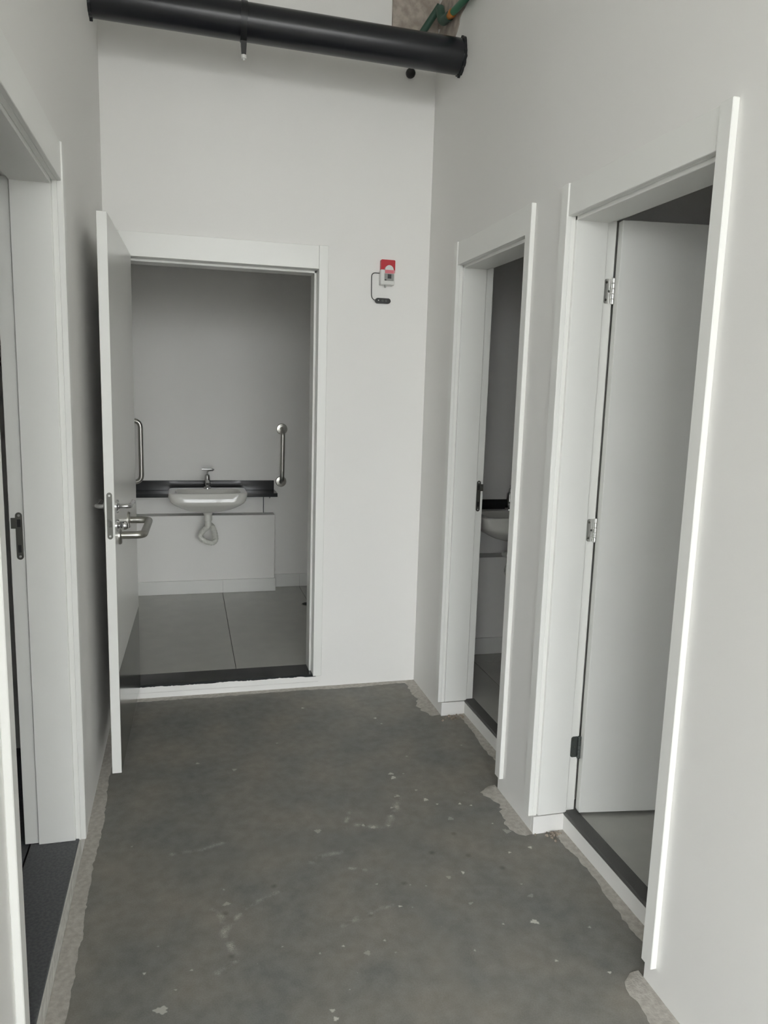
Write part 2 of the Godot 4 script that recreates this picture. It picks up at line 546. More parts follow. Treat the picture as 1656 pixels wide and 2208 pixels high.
func wash_place(room: String, x: float, dy: float, z: float, x0: float, x1: float, open_right: bool) -> void:
	# z: face of the back wall; x: middle of the basin; dy: how much higher than in the first room
	var y := 0.808 + dy
	var t := thing("granite_shelf", "black granite shelf with upstand " + ("behind the washbasin, between two grab bars" if dy == 0.0 else "of the wash room seen through the narrow doorway"), "shelf", Vector3((x0 + x1) * 0.5, y, z))
	var st := new_st()
	# the slab is cut out round the basin
	var cut := [Vector2(x0, 0.001), Vector2(x1, 0.001), Vector2(x1, 0.21), Vector2(x + 0.272, 0.21), Vector2(x + 0.272, 0.126), Vector2(x - 0.272, 0.126), Vector2(x - 0.272, 0.21), Vector2(x0, 0.21)]
	slab2d(st, cut, Transform3D(Basis(Vector3.RIGHT, Vector3.BACK, Vector3.DOWN), Vector3(0, y + 0.027, z)), 0.027)
	obj("shelf_slab", st, M.granite, t)
	st = new_st()
	box(st, Vector3(x0, y + 0.027, z + 0.001), Vector3(x1 - (0.006 if open_right else 0.0), y + 0.098, z + 0.021), 0.0015)
	obj("upstand", st, M.granite, t)
	if open_right:
		st = new_st()
		box(st, Vector3(x1 - 0.085, 0.662, z + 0.001), Vector3(x1 - 0.081, y, z + 0.028), 0.0005)
		slab2d(st, [Vector2(0, 0), Vector2(0.06, 0), Vector2(0.0, -0.03)], Transform3D(Basis(Vector3.BACK, Vector3.UP, Vector3.LEFT), Vector3(x1 - 0.040, y, z + 0.07)), 0.004)
		obj("bracket", st, M.dark_zinc, t)
	# the basin
	var b := thing("washbasin", "white ceramic washbasin " + ("between two vertical grab bars, set in black granite shelf" if dy == 0.0 else "half hidden behind a door jamb in the side wash room"), "washbasin", Vector3(x, 0.71 + dy, z + 0.30))
	st = new_st()
	var cz := z + 0.305
	var rings := []
	var up := 0.870 + dy
	# inside, from the bottom of the bowl to the rim, then down the outside
	for r in [[0.035, 0.030, -0.115, 2.0], [0.09, 0.075, -0.108, 2.2], [0.15, 0.095, -0.080, 2.6], [0.200, 0.106, -0.040, 4.0], [0.216, 0.112, -0.012, 5.5], [0.221, 0.115, -0.003, 6.5], [0.226, 0.118, 0.0, 6.5]]:
		rings.append(superring(x, up + r[2], cz + 0.030, r[0], r[1], r[3], 48))
	for r in [[0.262, 0.158, 0.0, 9.0], [0.267, 0.162, -0.003, 9.0], [0.268, 0.1635, -0.010, 9.0], [0.264, 0.169, -0.035, 8.0], [0.257, 0.1735, -0.058, 7.0], [0.245, 0.1735, -0.074, 6.0], [0.228, 0.160, -0.090, 5.0], [0.198, 0.132, -0.110, 4.0], [0.158, 0.100, -0.130, 3.2], [0.11, 0.068, -0.145, 2.6], [0.06, 0.045, -0.153, 2.1], [0.035, 0.035, -0.156, 2.0], [0.030, 0.030, -0.170, 2.0]]:
		rings.append(superring(x, up + r[2], cz, r[0], r[1], r[3], 48))
	loft(st, rings)
	obj("bowl", st, M.ceramic, b)
	st = new_st()
	lathe(st, Vector3(x, up - 0.1165, cz + 0.030), Vector3.UP, [Vector2(0.022, 0.0), Vector2(0.022, 0.003), Vector2(0.008, 0.004), Vector2(0.0, 0.002)], 20)
	obj("drain_grate", st, M.chrome, b)
	# the trap below
	var s := thing("drain_trap", "white flexible drain hose looped below the washbasin" if dy == 0.0 else "white drain hose below the half hidden washbasin of the side room", "drain trap", Vector3(x, up - 0.36, cz))
	st = new_st()
	lathe(st, Vector3(x, up - 0.168, cz), Vector3.DOWN, [Vector2(0.0, 0.0), Vector2(0.027, 0.0), Vector2(0.027, 0.044), Vector2(0.022, 0.046), Vector2(0.022, 0.085), Vector2(0.0, 0.085)], 24)
	obj("coupling", st, M.white_pvc, s)
	st = new_st()
	var c := Vector3(x, up, cz)
	var path := []
	var keys := [Vector3(0, -0.24, 0), Vector3(-0.004, -0.262, 0), Vector3(-0.030, -0.285, 0.002), Vector3(-0.052, -0.315, 0.006), Vector3(-0.046, -0.342, 0.010), Vector3(-0.010, -0.365, 0.012), Vector3(0.030, -0.374, 0.006), Vector3(0.052, -0.352, -0.012), Vector3(0.046, -0.305, -0.04), Vector3(0.028, -0.268, -0.075), Vector3(0.014, -0.265, -0.12), Vector3(0.010, -0.27, -0.188)]
	for i in keys.size() - 1:
		var p0: Vector3 = keys[maxi(i - 1, 0)]
		var p3: Vector3 = keys[mini(i + 2, keys.size() - 1)]
		for k in 9:
			path.append(c + (keys[i] as Vector3).cubic_interpolate(keys[i + 1], p0, p3, k / 9.0))
	path.append(c + (keys[keys.size() - 1] as Vector3))
	tube(st, path, 0.0180, 14)
	for i in range(4, path.size() - 1, 3):                # the ribs of the hose
		var d: Vector3 = (path[i] - path[i - 1]).normalized()
		lathe(st, path[i] - d * 0.002, d, [Vector2(0.0175, 0.0), Vector2(0.0202, 0.001), Vector2(0.0202, 0.003), Vector2(0.0175, 0.004)], 14)
	obj("hose", st, M.white_pvc, s)
	# the tap
	var tz := z + 0.172
	var q := Vector3(x, up, tz)
	var f := thing("lever_tap", "chrome tap with a long bent lever on the washbasin" if dy == 0.0 else "chrome tap on the washbasin of the side wash room", "tap", q)
	st = new_st()
	lathe(st, q, Vector3.UP, [Vector2(0.0, 0.0), Vector2(0.026, 0.0), Vector2(0.026, 0.006), Vector2(0.021, 0.010), Vector2(0.0195, 0.012), Vector2(0.0185, 0.088), Vector2(0.015, 0.098), Vector2(0.0, 0.103)], 26)
	obj("body", st, M.chrome, f)
	st = new_st()
	tube(st, bend([q + Vector3(0, 0.040, 0.010), q + Vector3(0, 0.062, 0.085), q + Vector3(0, 0.045, 0.115)], 0.02), 0.0105, 14)
	obj("spout", st, M.chrome, f)
	st = new_st()
	tube(st, bend([q + Vector3(0, 0.098, 0), q + Vector3(0.0, 0.124, 0.0), q + Vector3(0.046, 0.134, 0.03), q + Vector3(0.040, 0.146, 0.085), q + Vector3(-0.040, 0.148, 0.09)], 0.012), 0.0058, 10)
	obj("lever", st, M.chrome, f)

# ------------------------------------------------------------------ scene
func _ready() -> void:
	# camera
	var cam := Camera3D.new()
	cam.name = "camera"
	cam.position = Vector3(0.3618, 1.5965, 3.8593)
	cam.rotation = Vector3(-0.1584, -0.2577, 0.0297)
	cam.fov = rad_to_deg(2.0 * atan(1104.0 / 1630.4))
	cam.near = 0.05
	add_child(cam)
	cam.current = true
	# overcast daylight, entering through the glazed front of the hall behind the camera
	var env := Environment.new()
	var sky := Sky.new()
	var air := ProceduralSkyMaterial.new()
	air.sky_top_color = Color(0.86, 0.88, 0.90)
	air.sky_horizon_color = Color(0.90, 0.905, 0.90)
	air.ground_horizon_color = Color(0.90, 0.905, 0.90)
	air.ground_bottom_color = Color(0.55, 0.55, 0.54)
	air.sun_angle_max = 1.0
	sky.sky_material = air
	env.background_mode = Environment.BG_SKY
	env.sky = sky
	env.background_energy_multiplier = 1.0
	env.tonemap_mode = Environment.TONE_MAPPER_LINEAR
	env.tonemap_exposure = 15.2
	env.sdfgi_enabled = true
	env.ssao_enabled = true
	env.ssil_enabled = true
	var we := WorldEnvironment.new()
	we.name = "daylight"
	we.environment = env
	add_child(we)

	make_materials()
	build_shell()
	build_hall()
	build_doors()
	build_floor_edges()
	build_wash_rooms()
	build_pipes()
	build_alarm()

# door openings: [side, inner edges of the casings, underside of the head casing, top of the casings]
const D_BACK := [0.068, 1.006, 2.184, 2.297]
const D_FAR := [0.474, 1.201, 2.173, 2.275]
const D_NEAR := [1.519, 2.238, 2.173, 2.275]
const D_LEFT := [1.34, 2.272, 2.180, 2.290]

func wall_with_doors(st: SurfaceTool, side: String, u0: float, u1: float, doors: Array, y1: float) -> void:
	var u := u0
	for d in doors:
		dbox(st, side, u, d[0] - 0.012, 0.0, y1, 0.0, TH)
		dbox(st, side, d[0] - 0.012, d[1] + 0.012, d[2] + 0.012, y1, 0.0, TH)
		u = d[1] + 0.012
	dbox(st, side, u, u1, 0.0, y1, 0.0, TH)

func build_shell() -> void:
	var st := new_st()
	box(st, Vector3(-0.30, -0.12, -0.02), Vector3(W + 0.30, 0.0, 3.1))
	struct("floor", st, M.floor)
	st = new_st()
	wall_with_doors(st, "left", -2.02, 3.1, [D_LEFT], HIGH)
	struct("wall_left", st, M.wall)
	st = new_st()
	wall_with_doors(st, "right", -0.42, 3.1, [D_FAR, D_NEAR], HIGH)
	for d in [D_FAR, D_NEAR]:                              # plastered feet below the jambs and the step of the room floor
		dbox(st, "right", d[0] - 0.012, d[0] + 0.006, 0.0, STEP - 0.006, 0.0005, TH)
		dbox(st, "right", d[1] - 0.006, d[1] + 0.012, 0.0, STEP - 0.006, 0.0005, TH)
		dbox(st, "right", d[0], d[1], 0.0, STEP - 0.012, 0.122, TH)
	struct("wall_right", st, M.wall)
	st = new_st()
	wall_with_doors(st, "back", 0.0, W, [D_BACK], HIGH)
	dbox(st, "back", D_BACK[0] - 0.012, D_BACK[1] + 0.012, 0.0, STEP - 0.014, 0.0, TH)
	var wb := struct("wall_back", st, M.wall)
	# raw concrete above the paint line, in the corner over the pipe
	st = new_st()
	box(st, Vector3(1.345, 3.24, 0.0), Vector3(W, HIGH, 0.012), 0.002)
	obj("concrete_column", st, M.raw, wb)
	st = new_st()
	box(st, Vector3(-0.4, HIGH, -2.2), Vector3(W + 2.0, HIGH + 0.2, 3.1))
	struct("ceiling", st, M.ceiling)

func build_hall() -> void:
	# the hall behind the camera, glazed towards the street
	var x0 := -4.4
	var x1 := 6.0
	var z0 := 3.1
	var z1 := 11.0
	var st := new_st()
	box(st, Vector3(x0 - 0.2, -0.12, z0), Vector3(x1 + 0.2, 0.0, z1 + 0.2))
	struct("floor_hall", st, M.screed)
	st = new_st()
	box(st, Vector3(x0 - 0.2, HIGH, z0), Vector3(x1 + 0.2, HIGH + 0.2, z1 + 0.2))
	struct("ceiling_hall", st, M.ceiling)
	st = new_st()
	box(st, Vector3(x1, 0, z0), Vector3(x1 + 0.2, HIGH, z1 + 0.2))
	struct("wall_hall_right", st, M.wall)
	st = new_st()
	box(st, Vector3(x0, 0, z0 - 0.155), Vector3(-0.155, HIGH, z0))
	box(st, Vector3(W + 0.155, 0, z0 - 0.155), Vector3(x1, HIGH, z0))
	struct("wall_hall_inner", st, M.wall)
	# glazed to the front and to the left
	glazing("front", Vector3(x0, 0, z1), Vector3(1, 0, 0), Vector3(0, 0, 1), x1 - x0, 0.4, 9.0, 5)
	glazing("left", Vector3(x0, 0, z1), Vector3(0, 0, -1), Vector3(-1, 0, 0), z1 - z0, 0.4, 3.2, 2)
	st = new_st()
	box(st, Vector3(-25, -0.25, -5.0), Vector3(x0 - 0.2, -0.13, z1 + 25.0))
	box(st, Vector3(x0 - 0.2, -0.25, z1 + 0.2), Vector3(22, -0.13, z1 + 25.0))
	struct("ground", st, M.pavement)

var panes := 0

func glazing(called: String, o: Vector3, u: Vector3, n: Vector3, ln: float, a: float, b: float, count: int) -> void:
	# outer wall from o along u, 0.2 m thick towards n, with a row of windows between a and b
	var sill := 0.15
	var head := 3.9
	var st := new_st()
	var up := Vector3.UP
	box(st, o, o + u * a + up * HIGH + n * 0.2)
	box(st, o + u * b, o + u * ln + up * HIGH + n * 0.2)
	box(st, o + u * a, o + u * b + up * sill + n * 0.2)
	box(st, o + u * a + up * head, o + u * b + up * HIGH + n * 0.2)
	struct("wall_hall_" + called, st, M.wall)
	for k in count:
		panes += 1
		var p := a + (b - a) * k / count
		var q := a + (b - a) * (k + 1) / count
		var w := setting("window_%d" % panes, o + u * ((p + q) * 0.5) + up * sill + n * 0.1)
		st = new_st()
		box(st, o + u * p + up * sill + n * 0.06, o + u * (p + 0.05) + up * head + n * 0.14, 0.003)
		box(st, o + u * (q - 0.05) + up * sill + n * 0.06, o + u * q + up * head + n * 0.14, 0.003)
		box(st, o + u * (p + 0.05) + up * sill + n * 0.06, o + u * (q - 0.05) + up * (sill + 0.06) + n * 0.14, 0.003)
		box(st, o + u * (p + 0.05) + up * (head - 0.06) + n * 0.06, o + u * (q - 0.05) + up * head + n * 0.14, 0.003)
		obj("window_frame", st, M.alu, w)
		st = new_st()
		box(st, o + u * (p + 0.05) + up * (sill + 0.06) + n * 0.098, o + u * (q - 0.05) + up * (head - 0.06) + n * 0.104)
		obj("pane", st, M.glass, w)

func build_doors() -> void:
	# ---- end wall: wide door standing open against the left wall
	var d := door_frame("door_1", "back", D_BACK[0], D_BACK[1], D_BACK[2], D_BACK[3], false)
	var st := new_st()
	box(st, Vector3(D_BACK[0] - 0.010, STEP - 0.014, -TH + 0.003), Vector3(D_BACK[1] + 0.018, STEP + 0.001, 0.003), 0.002)
	obj("threshold", st, M.granite, d)
	st = new_st()
	torn_paint(st, D_BACK[0] - 0.010, D_BACK[1] + 0.030, 0.030, 0.064, 0.0036, 61)
	obj("paint_edge", st, M.wall, d)
	var hinge := Vector3(0.103, 0, 0.020)
	var free := Vector3(0.0835, 0, 0.934)
	var dir := (free - hinge).normalized()
	XF = Transform3D(Basis(dir, Vector3.UP, dir.cross(Vector3.UP)), hinge)   # x along the leaf, y up, z towards the left wall
	var ln := (free - hinge).length()
	var lo := 0.089
	var hi := 2.187
	st = new_st()
	box(st, Vector3(0, lo, -0.0175), Vector3(ln, hi, 0.0175), 0.0012)
	var leaf := obj("leaf", st, M.leaf, d)
	leaf.set_meta("label", "white lacquered door leaf standing open")
	st = new_st()
	box(st, Vector3(0.012, lo + 0.004, -0.0187), Vector3(ln - 0.006, 0.502, -0.0175), 0.0004)
	obj("kick_plate", st, M.kick, leaf).set_meta("label", "polished steel kick plate")
	st = new_st()                                           # faceplate of the lock on the free edge
	slab2d(st, stadium(0.020, 0.176), Transform3D(Basis(Vector3.BACK, Vector3.UP, Vector3.RIGHT), Vector3(ln - 0.0008, 1.110, 0)), 0.0018)
	obj("lock_faceplate", st, M.dull_steel, leaf)
	st = new_st()
	box(st, Vector3(ln + 0.0008, 1.068, -0.006), Vector3(ln + 0.009, 1.096, 0.006), 0.002)
	obj("latch_bolt", st, M.chrome, leaf)
	st = new_st()
	lathe(st, Vector3(ln + 0.0008, 1.186, 0), Vector3.RIGHT, [Vector2(0.0045, 0.0), Vector2(0.0035, 0.0016), Vector2(0.0, 0.0016)], 12)
	lathe(st, Vector3(ln + 0.0008, 1.034, 0), Vector3.RIGHT, [Vector2(0.0045, 0.0), Vector2(0.0035, 0.0016), Vector2(0.0, 0.0016)], 12)
	obj("screws", st, M.zinc, leaf)
	for s in [-1.0, 1.0]:
		var fz: float = s * 0.0175
		var p := Vector3(ln - 0.058, 1.138, fz)
		st = new_st()
		lathe(st, p, Vector3(0, 0, s), [Vector2(0.026, 0.0), Vector2(0.026, 0.006), Vector2(0.022, 0.009), Vector2(0.010, 0.010), Vector2(0.010, 0.012)], 24)
		var reach := 0.050 if s < 0.0 else 0.036
		tube(st, bend([p + Vector3(0, 0, s * 0.008), p + Vector3(0, 0, s * reach), p + Vector3(-0.118, 0, s * reach)], 0.018), 0.0088, 14)
		lathe(st, p + Vector3(-0.118, 0, s * reach), Vector3.LEFT, [Vector2(0.0088, 0.0), Vector2(0.0105, 0.001), Vector2(0.0105, 0.006), Vector2(0.0, 0.009)], 14)
		obj("lever_handle", st, M.chrome, leaf)
	st = new_st()
	var knob := [Vector2(0.024, 0.0), Vector2(0.024, 0.006), Vector2(0.020, 0.009), Vector2(0.009, 0.010), Vector2(0.009, 0.013)]
	for k in 9:
		var g := PI * (0.16 + 0.84 * k / 8.0)
		knob.append(Vector2(sin(g) * 0.0175, 0.028 - cos(g) * 0.0175))
	lathe(st, Vector3(ln - 0.058, 1.064, -0.0175), Vector3(0, 0, -1), knob, 24)
	obj("turn_knob", st, M.chrome, leaf)
	st = new_st()                                           # horizontal pull bar on the room face
	var za := ln - 0.135
	var zb := ln - 0.485
	tube(st, bend([Vector3(za, 1.012, -0.0175), Vector3(za, 1.012, -0.108), Vector3(zb, 1.012, -0.108), Vector3(zb, 1.012, -0.0175)], 0.035), 0.0150, 18)
	for q in [za, zb]:
		lathe(st, Vector3(q, 1.012, -0.0175), Vector3(0, 0, -1), [Vector2(0.036, 0.0), Vector2(0.036, 0.006), Vector2(0.032, 0.010), Vector2(0.015, 0.011)], 24)
	obj("pull_bar", st, M.steel, leaf)
	for y in [0.33, 1.14, 1.95]:
		st = new_st()
		lathe(st, Vector3(-0.008, y - 0.045, 0.010), Vector3.UP, [Vector2(0, 0), Vector2(0.007, 0), Vector2(0.007, 0.09), Vector2(0, 0.09)], 14)
		obj("hinge", st, M.zinc, leaf)
	XF = Transform3D.IDENTITY

	# ---- right wall: narrow doorway near the end wall, leaf out of sight
	d = door_frame("door_2", "right", D_FAR[0], D_FAR[1], D_FAR[2], D_FAR[3], true)
	st = new_st()
	box(st, Vector3(W + 0.121, STEP - 0.012, D_FAR[0]), Vector3(W + 0.175, STEP + 0.004, D_FAR[1]), 0.003)
	obj("threshold", st, M.sill, d)
	strike(d, Vector3(W + 0.143, 1.110, D_FAR[0] + 0.001), Vector3(0, 0, 1), Vector3(1, 0, 0), 0.150)

	# ---- right wall: nearer doorway, leaf swung into the room
	d = door_frame("door_3", "right", D_NEAR[0], D_NEAR[1], D_NEAR[2], D_NEAR[3], true)
	st = new_st()
	box(st, Vector3(W + 0.121, STEP - 0.012, D_NEAR[0]), Vector3(W + 0.175, STEP + 0.004, D_NEAR[1]), 0.003)
	obj("threshold", st, M.sill, d)
	var pin := Vector3(W + 0.163, 0, D_NEAR[0] + 0.006)
	dir = Vector3(0.989, 0, 0.146).normalized()
	XF = Transform3D(Basis(dir, Vector3.UP, dir.cross(Vector3.UP)), pin)     # z towards the camera
	st = new_st()
	box(st, Vector3(0.006, 0.086, -0.002), Vector3(0.695, 2.168, 0.033), 0.0012)
	leaf = obj("leaf", st, M.leaf, d)
	leaf.set_meta("label", "white door leaf swung into the room")
	st = new_st()
	for s in [-1.0, 1.0]:
		var p := Vector3(0.635, 1.11, 0.033 if s > 0.0 else -0.002)
		lathe(st, p, Vector3(0, 0, s), [Vector2(0.026, 0.0), Vector2(0.026, 0.006), Vector2(0.010, 0.010)], 20)
		tube(st, bend([p, p + Vector3(0, 0, s * 0.05), p + Vector3(-0.11, 0, s * 0.05)], 0.018), 0.009, 12)
	obj("lever_handle", st, M.chrome, leaf)
	XF = Transform3D.IDENTITY
	var n := 0
	for y in [0.328, 1.137, 1.947]:
		var mat: Material = M.dark_zinc if n == 0 else M.zinc
		var e := Vector3(W + 0.165, y, D_NEAR[0] + 0.024)
		st = new_st()
		slab2d(st, rounded(0.030, 0.080, 0.008), Transform3D(Basis(Vector3.RIGHT, Vector3.UP, Vector3.BACK), Vector3(W + 0.149, y, D_NEAR[0] + 0.001)), 0.0022)
		var h := obj("hinge", st, mat, d)
		if n == 0:
			h.set_meta("label", "dark stained lower hinge")
		st = new_st()
		for k in 5:
			lathe(st, Vector3(W + 0.163, y - 0.042 + k * 0.017, D_NEAR[0] + 0.009), Vector3.UP, [Vector2(0, 0), Vector2(0.0062, 0), Vector2(0.0066, 0.002), Vector2(0.0066, 0.014), Vector2(0.0062, 0.0162), Vector2(0, 0.0162)], 14)
		obj("knuckle", st, mat, h)
		st = new_st()
		for q in [[-0.006, 0.028], [-0.006, -0.028], [0.004, 0.0]]:
			lathe(st, Vector3(W + 0.147 + q[0], y + q[1], D_NEAR[0] + 0.0032), Vector3.BACK, [Vector2(0.0042, 0.0), Vector2(0.003, 0.0012), Vector2(0.0, 0.0012)], 12)
		obj("screws", st, M.dull_steel, h)
		n += 1

	# ---- left wall: doorway to the dark room
	d = door_frame("door_4", "left", D_LEFT[0], D_LEFT[1], D_LEFT[2], D_LEFT[3], true, 0.172)
	st = new_st()
	box(st, Vector3(-TH, STEP - 0.015, D_LEFT[0] - 0.010), Vector3(-0.004, STEP, D_LEFT[1] + 0.010), 0.002)
	obj("threshold", st, M.dark_floor, d)
	st = new_st()
	box(st, Vector3(-TH, 0.0, D_LEFT[0] - 0.012), Vector3(-0.0005, STEP - 0.015, D_LEFT[1] + 0.012))
	box(st, Vector3(-0.012, STEP - 0.016, D_LEFT[0] - 0.012), Vector3(-0.0005, STEP - 0.006, D_LEFT[1] + 0.012), 0.003)
	obj("step", st, M.plaster, d)
	strike(d, Vector3(-0.1445, 1.118, D_LEFT[0] + 0.001), Vector3(0, 0, 1), Vector3(-1, 0, 0), 0.150)

func ragged(st: SurfaceTool, a: Vector3, b: Vector3, out: Vector3, width: float, sd: int, rough := 0.35, ends := true) -> void:
	# a smear of mortar on the floor along the line a-b, reaching width away in direction out with a torn edge
	var n := FastNoiseLite.new()
	n.seed = sd
	n.frequency = 1.0
	n.fractal_octaves = 4
	var ln := a.distance_to(b)
	var k := maxi(int(ln / 0.012), 4)
	var prev := []
	for i in k + 1:
		var s := ln * i / k
		var w := width * (1.0 + rough * 2.2 * n.get_noise_2d(s * 3.0, 0.0) + rough * 0.9 * n.get_noise_2d(s * 22.0, 7.0))
		if ends:
			w *= clampf(minf(s, ln - s) / 0.05 + 0.45, 0.0, 1.0)
		var p := a.lerp(b, float(i) / k)
		var row := [p + Vector3(0, 0.004, 0), p + out * w * 0.6 + Vector3(0, 0.003, 0), p + out * w + Vector3(0, 0.0006, 0)]
		if i > 0:
			for j in 2:
				face(st, [prev[j], prev[j + 1], row[j + 1], row[j]], Vector3.UP)
		prev = row

func torn_paint(st: SurfaceTool, x0: float, x1: float, y0: float, y1: float, z: float, sd: int) -> void:
	# wall paint dragged over the front edge of the stone sill, with an uneven upper edge
	var n := FastNoiseLite.new()
	n.seed = sd
	n.frequency = 1.0
	n.fractal_octaves = 4
	var k := int((x1 - x0) / 0.008)
	var prev := []
	for i in k + 1:
		var x := x0 + (x1 - x0) * i / k
		var y := y1 + 0.006 * n.get_noise_2d(x * 6.0, 0.0) + 0.004 * n.get_noise_2d(x * 60.0, 3.0)
		var row := [Vector3(x, y0, 0.0005), Vector3(x, y0 + 0.006, z), Vector3(x, y - 0.002, z), Vector3(x, y, z - 0.0008)]
		if i > 0:
			for j in 3:
				face(st, [prev[j], prev[j + 1], row[j + 1], row[j]], Vector3.BACK)
		prev = row

func build_floor_edges() -> void:
	var fl: Node3D = get_node("floor")
	var smears := [
		[Vector3(0.0, 0, 0.10), Vector3(0.0, 0, 3.1), Vector3.RIGHT, 0.047, 41, 0.16, false],
		[Vector3(0.10, 0, 0.0), Vector3(W, 0, 0.0), Vector3.BACK, 0.038, 42, 0.25, false],
		[Vector3(W, 0, 0.0), Vector3(W, 0, D_FAR[0] + 0.0), Vector3.LEFT, 0.055, 43, 0.35, false],
		[Vector3(W + 0.122, 0, D_FAR[0]), Vector3(W + 0.122, 0, D_FAR[1]), Vector3.LEFT, 0.035, 44, 0.25, false],
		[Vector3(W, 0, D_FAR[1] - 0.03), Vector3(W, 0, D_NEAR[0] + 0.01), Vector3.LEFT, 0.066, 45, 0.35, true],
		[Vector3(W + 0.122, 0, D_NEAR[0]), Vector3(W + 0.122, 0, D_NEAR[1]), Vector3.LEFT, 0.036, 46, 0.25, false],
		[Vector3(W, 0, D_NEAR[1] - 0.03), Vector3(W, 0, 3.1), Vector3.LEFT, 0.062, 47, 0.18, true]]
	for s in smears:
		var st := new_st()
		ragged(st, s[0], s[1], s[2], s[3], s[4], s[5], s[6])
		obj("mortar_smear", st, M.mortar, fl)
	# crumbs of broken mortar at the feet of the jambs
	var rng := RandomNumberGenerator.new()
	rng.seed = 77
	for foot in [Vector3(W + 0.085, 0, D_NEAR[0] + 0.03), Vector3(W + 0.06, 0, D_FAR[0] + 0.03)]:
		var st := new_st()
		for k in 34:
			var r := rng.randf_range(0.002, 0.007)
			var p: Vector3 = foot + Vector3(rng.randfn() * 0.026, r * 0.5, rng.randfn() * 0.018)
			if p.x > W + 0.118:
				continue
			XF = Transform3D(Basis(Vector3(rng.randf(), rng.randf(), rng.randf()).normalized(), rng.randf() * TAU), p)
			box(st, Vector3(-r, -r * 0.6, -r * 0.8), Vector3(r, r * 0.6, r * 0.8), r * 0.35)
		XF = Transform3D.IDENTITY
		obj("mortar_crumbs", st, M.rubble, fl).set_meta("kind", "stuff")

func room_box(called: String, x0: float, x1: float, z0: float, z1: float, top: float, mat: Material, skip: Array) -> void:
	# plain inner walls (0.1 m thick) and ceiling of a wash room; skip: sides closed by another wall
	var t := 0.10
	if not "left" in skip:
		var st := new_st()
		box(st, Vector3(x0 - t, 0, z0 - t), Vector3(x0, top, z1 + t))
		struct("wall_%s_left" % called, st, mat)
	if not "right" in skip:
		var st := new_st()
		box(st, Vector3(x1, 0, z0 - t), Vector3(x1 + t, top, z1 + t))
		struct("wall_%s_right" % called, st, mat)
	if not "back" in skip:
		var st := new_st()
		box(st, Vector3(x0, 0, z0 - t), Vector3(x1, top, z0))
		struct("wall_%s_back" % called, st, mat)
	if not "front" in skip:
		var st := new_st()
		box(st, Vector3(x0, 0, z1), Vector3(x1, top, z1 + t))
		struct("wall_%s_front" % called, st, mat)
	var st := new_st()
	box(st, Vector3(x0, top, z0), Vector3(x1, top + 0.08, z1))
	struct("ceiling_%s" % called, st, M.wall)

func tiled_floor(called: String, xs: Array, zs: Array) -> void:
	# slab with porcelain tiles laid on it, joints 3 mm wide and recessed
	var st := new_st()
	box(st, Vector3(xs[0], 0.0, zs[0]), Vector3(xs[xs.size() - 1], STEP - 0.0025, zs[zs.size() - 1]))
	var f := struct(called, st, M.grout)
	for i in xs.size() - 1:
		for k in zs.size() - 1:
			st = new_st()
			box(st, Vector3(xs[i] + 0.0015, STEP - 0.010, zs[k] + 0.0015), Vector3(xs[i + 1] - 0.0015, STEP, zs[k + 1] - 0.0015), 0.0012)
			obj("floor_tile", st, M.tile, f)

func skirting(parent: Node3D, xs: Array, z: float, dz: float) -> void:
	for i in xs.size() - 1:
		var st := new_st()
		box(st, Vector3(xs[i] + 0.001, STEP + 0.001, z), Vector3(xs[i + 1] - 0.001, STEP + 0.101, z + dz), 0.0012)
		obj("skirting_tile", st, M.skirting, parent)

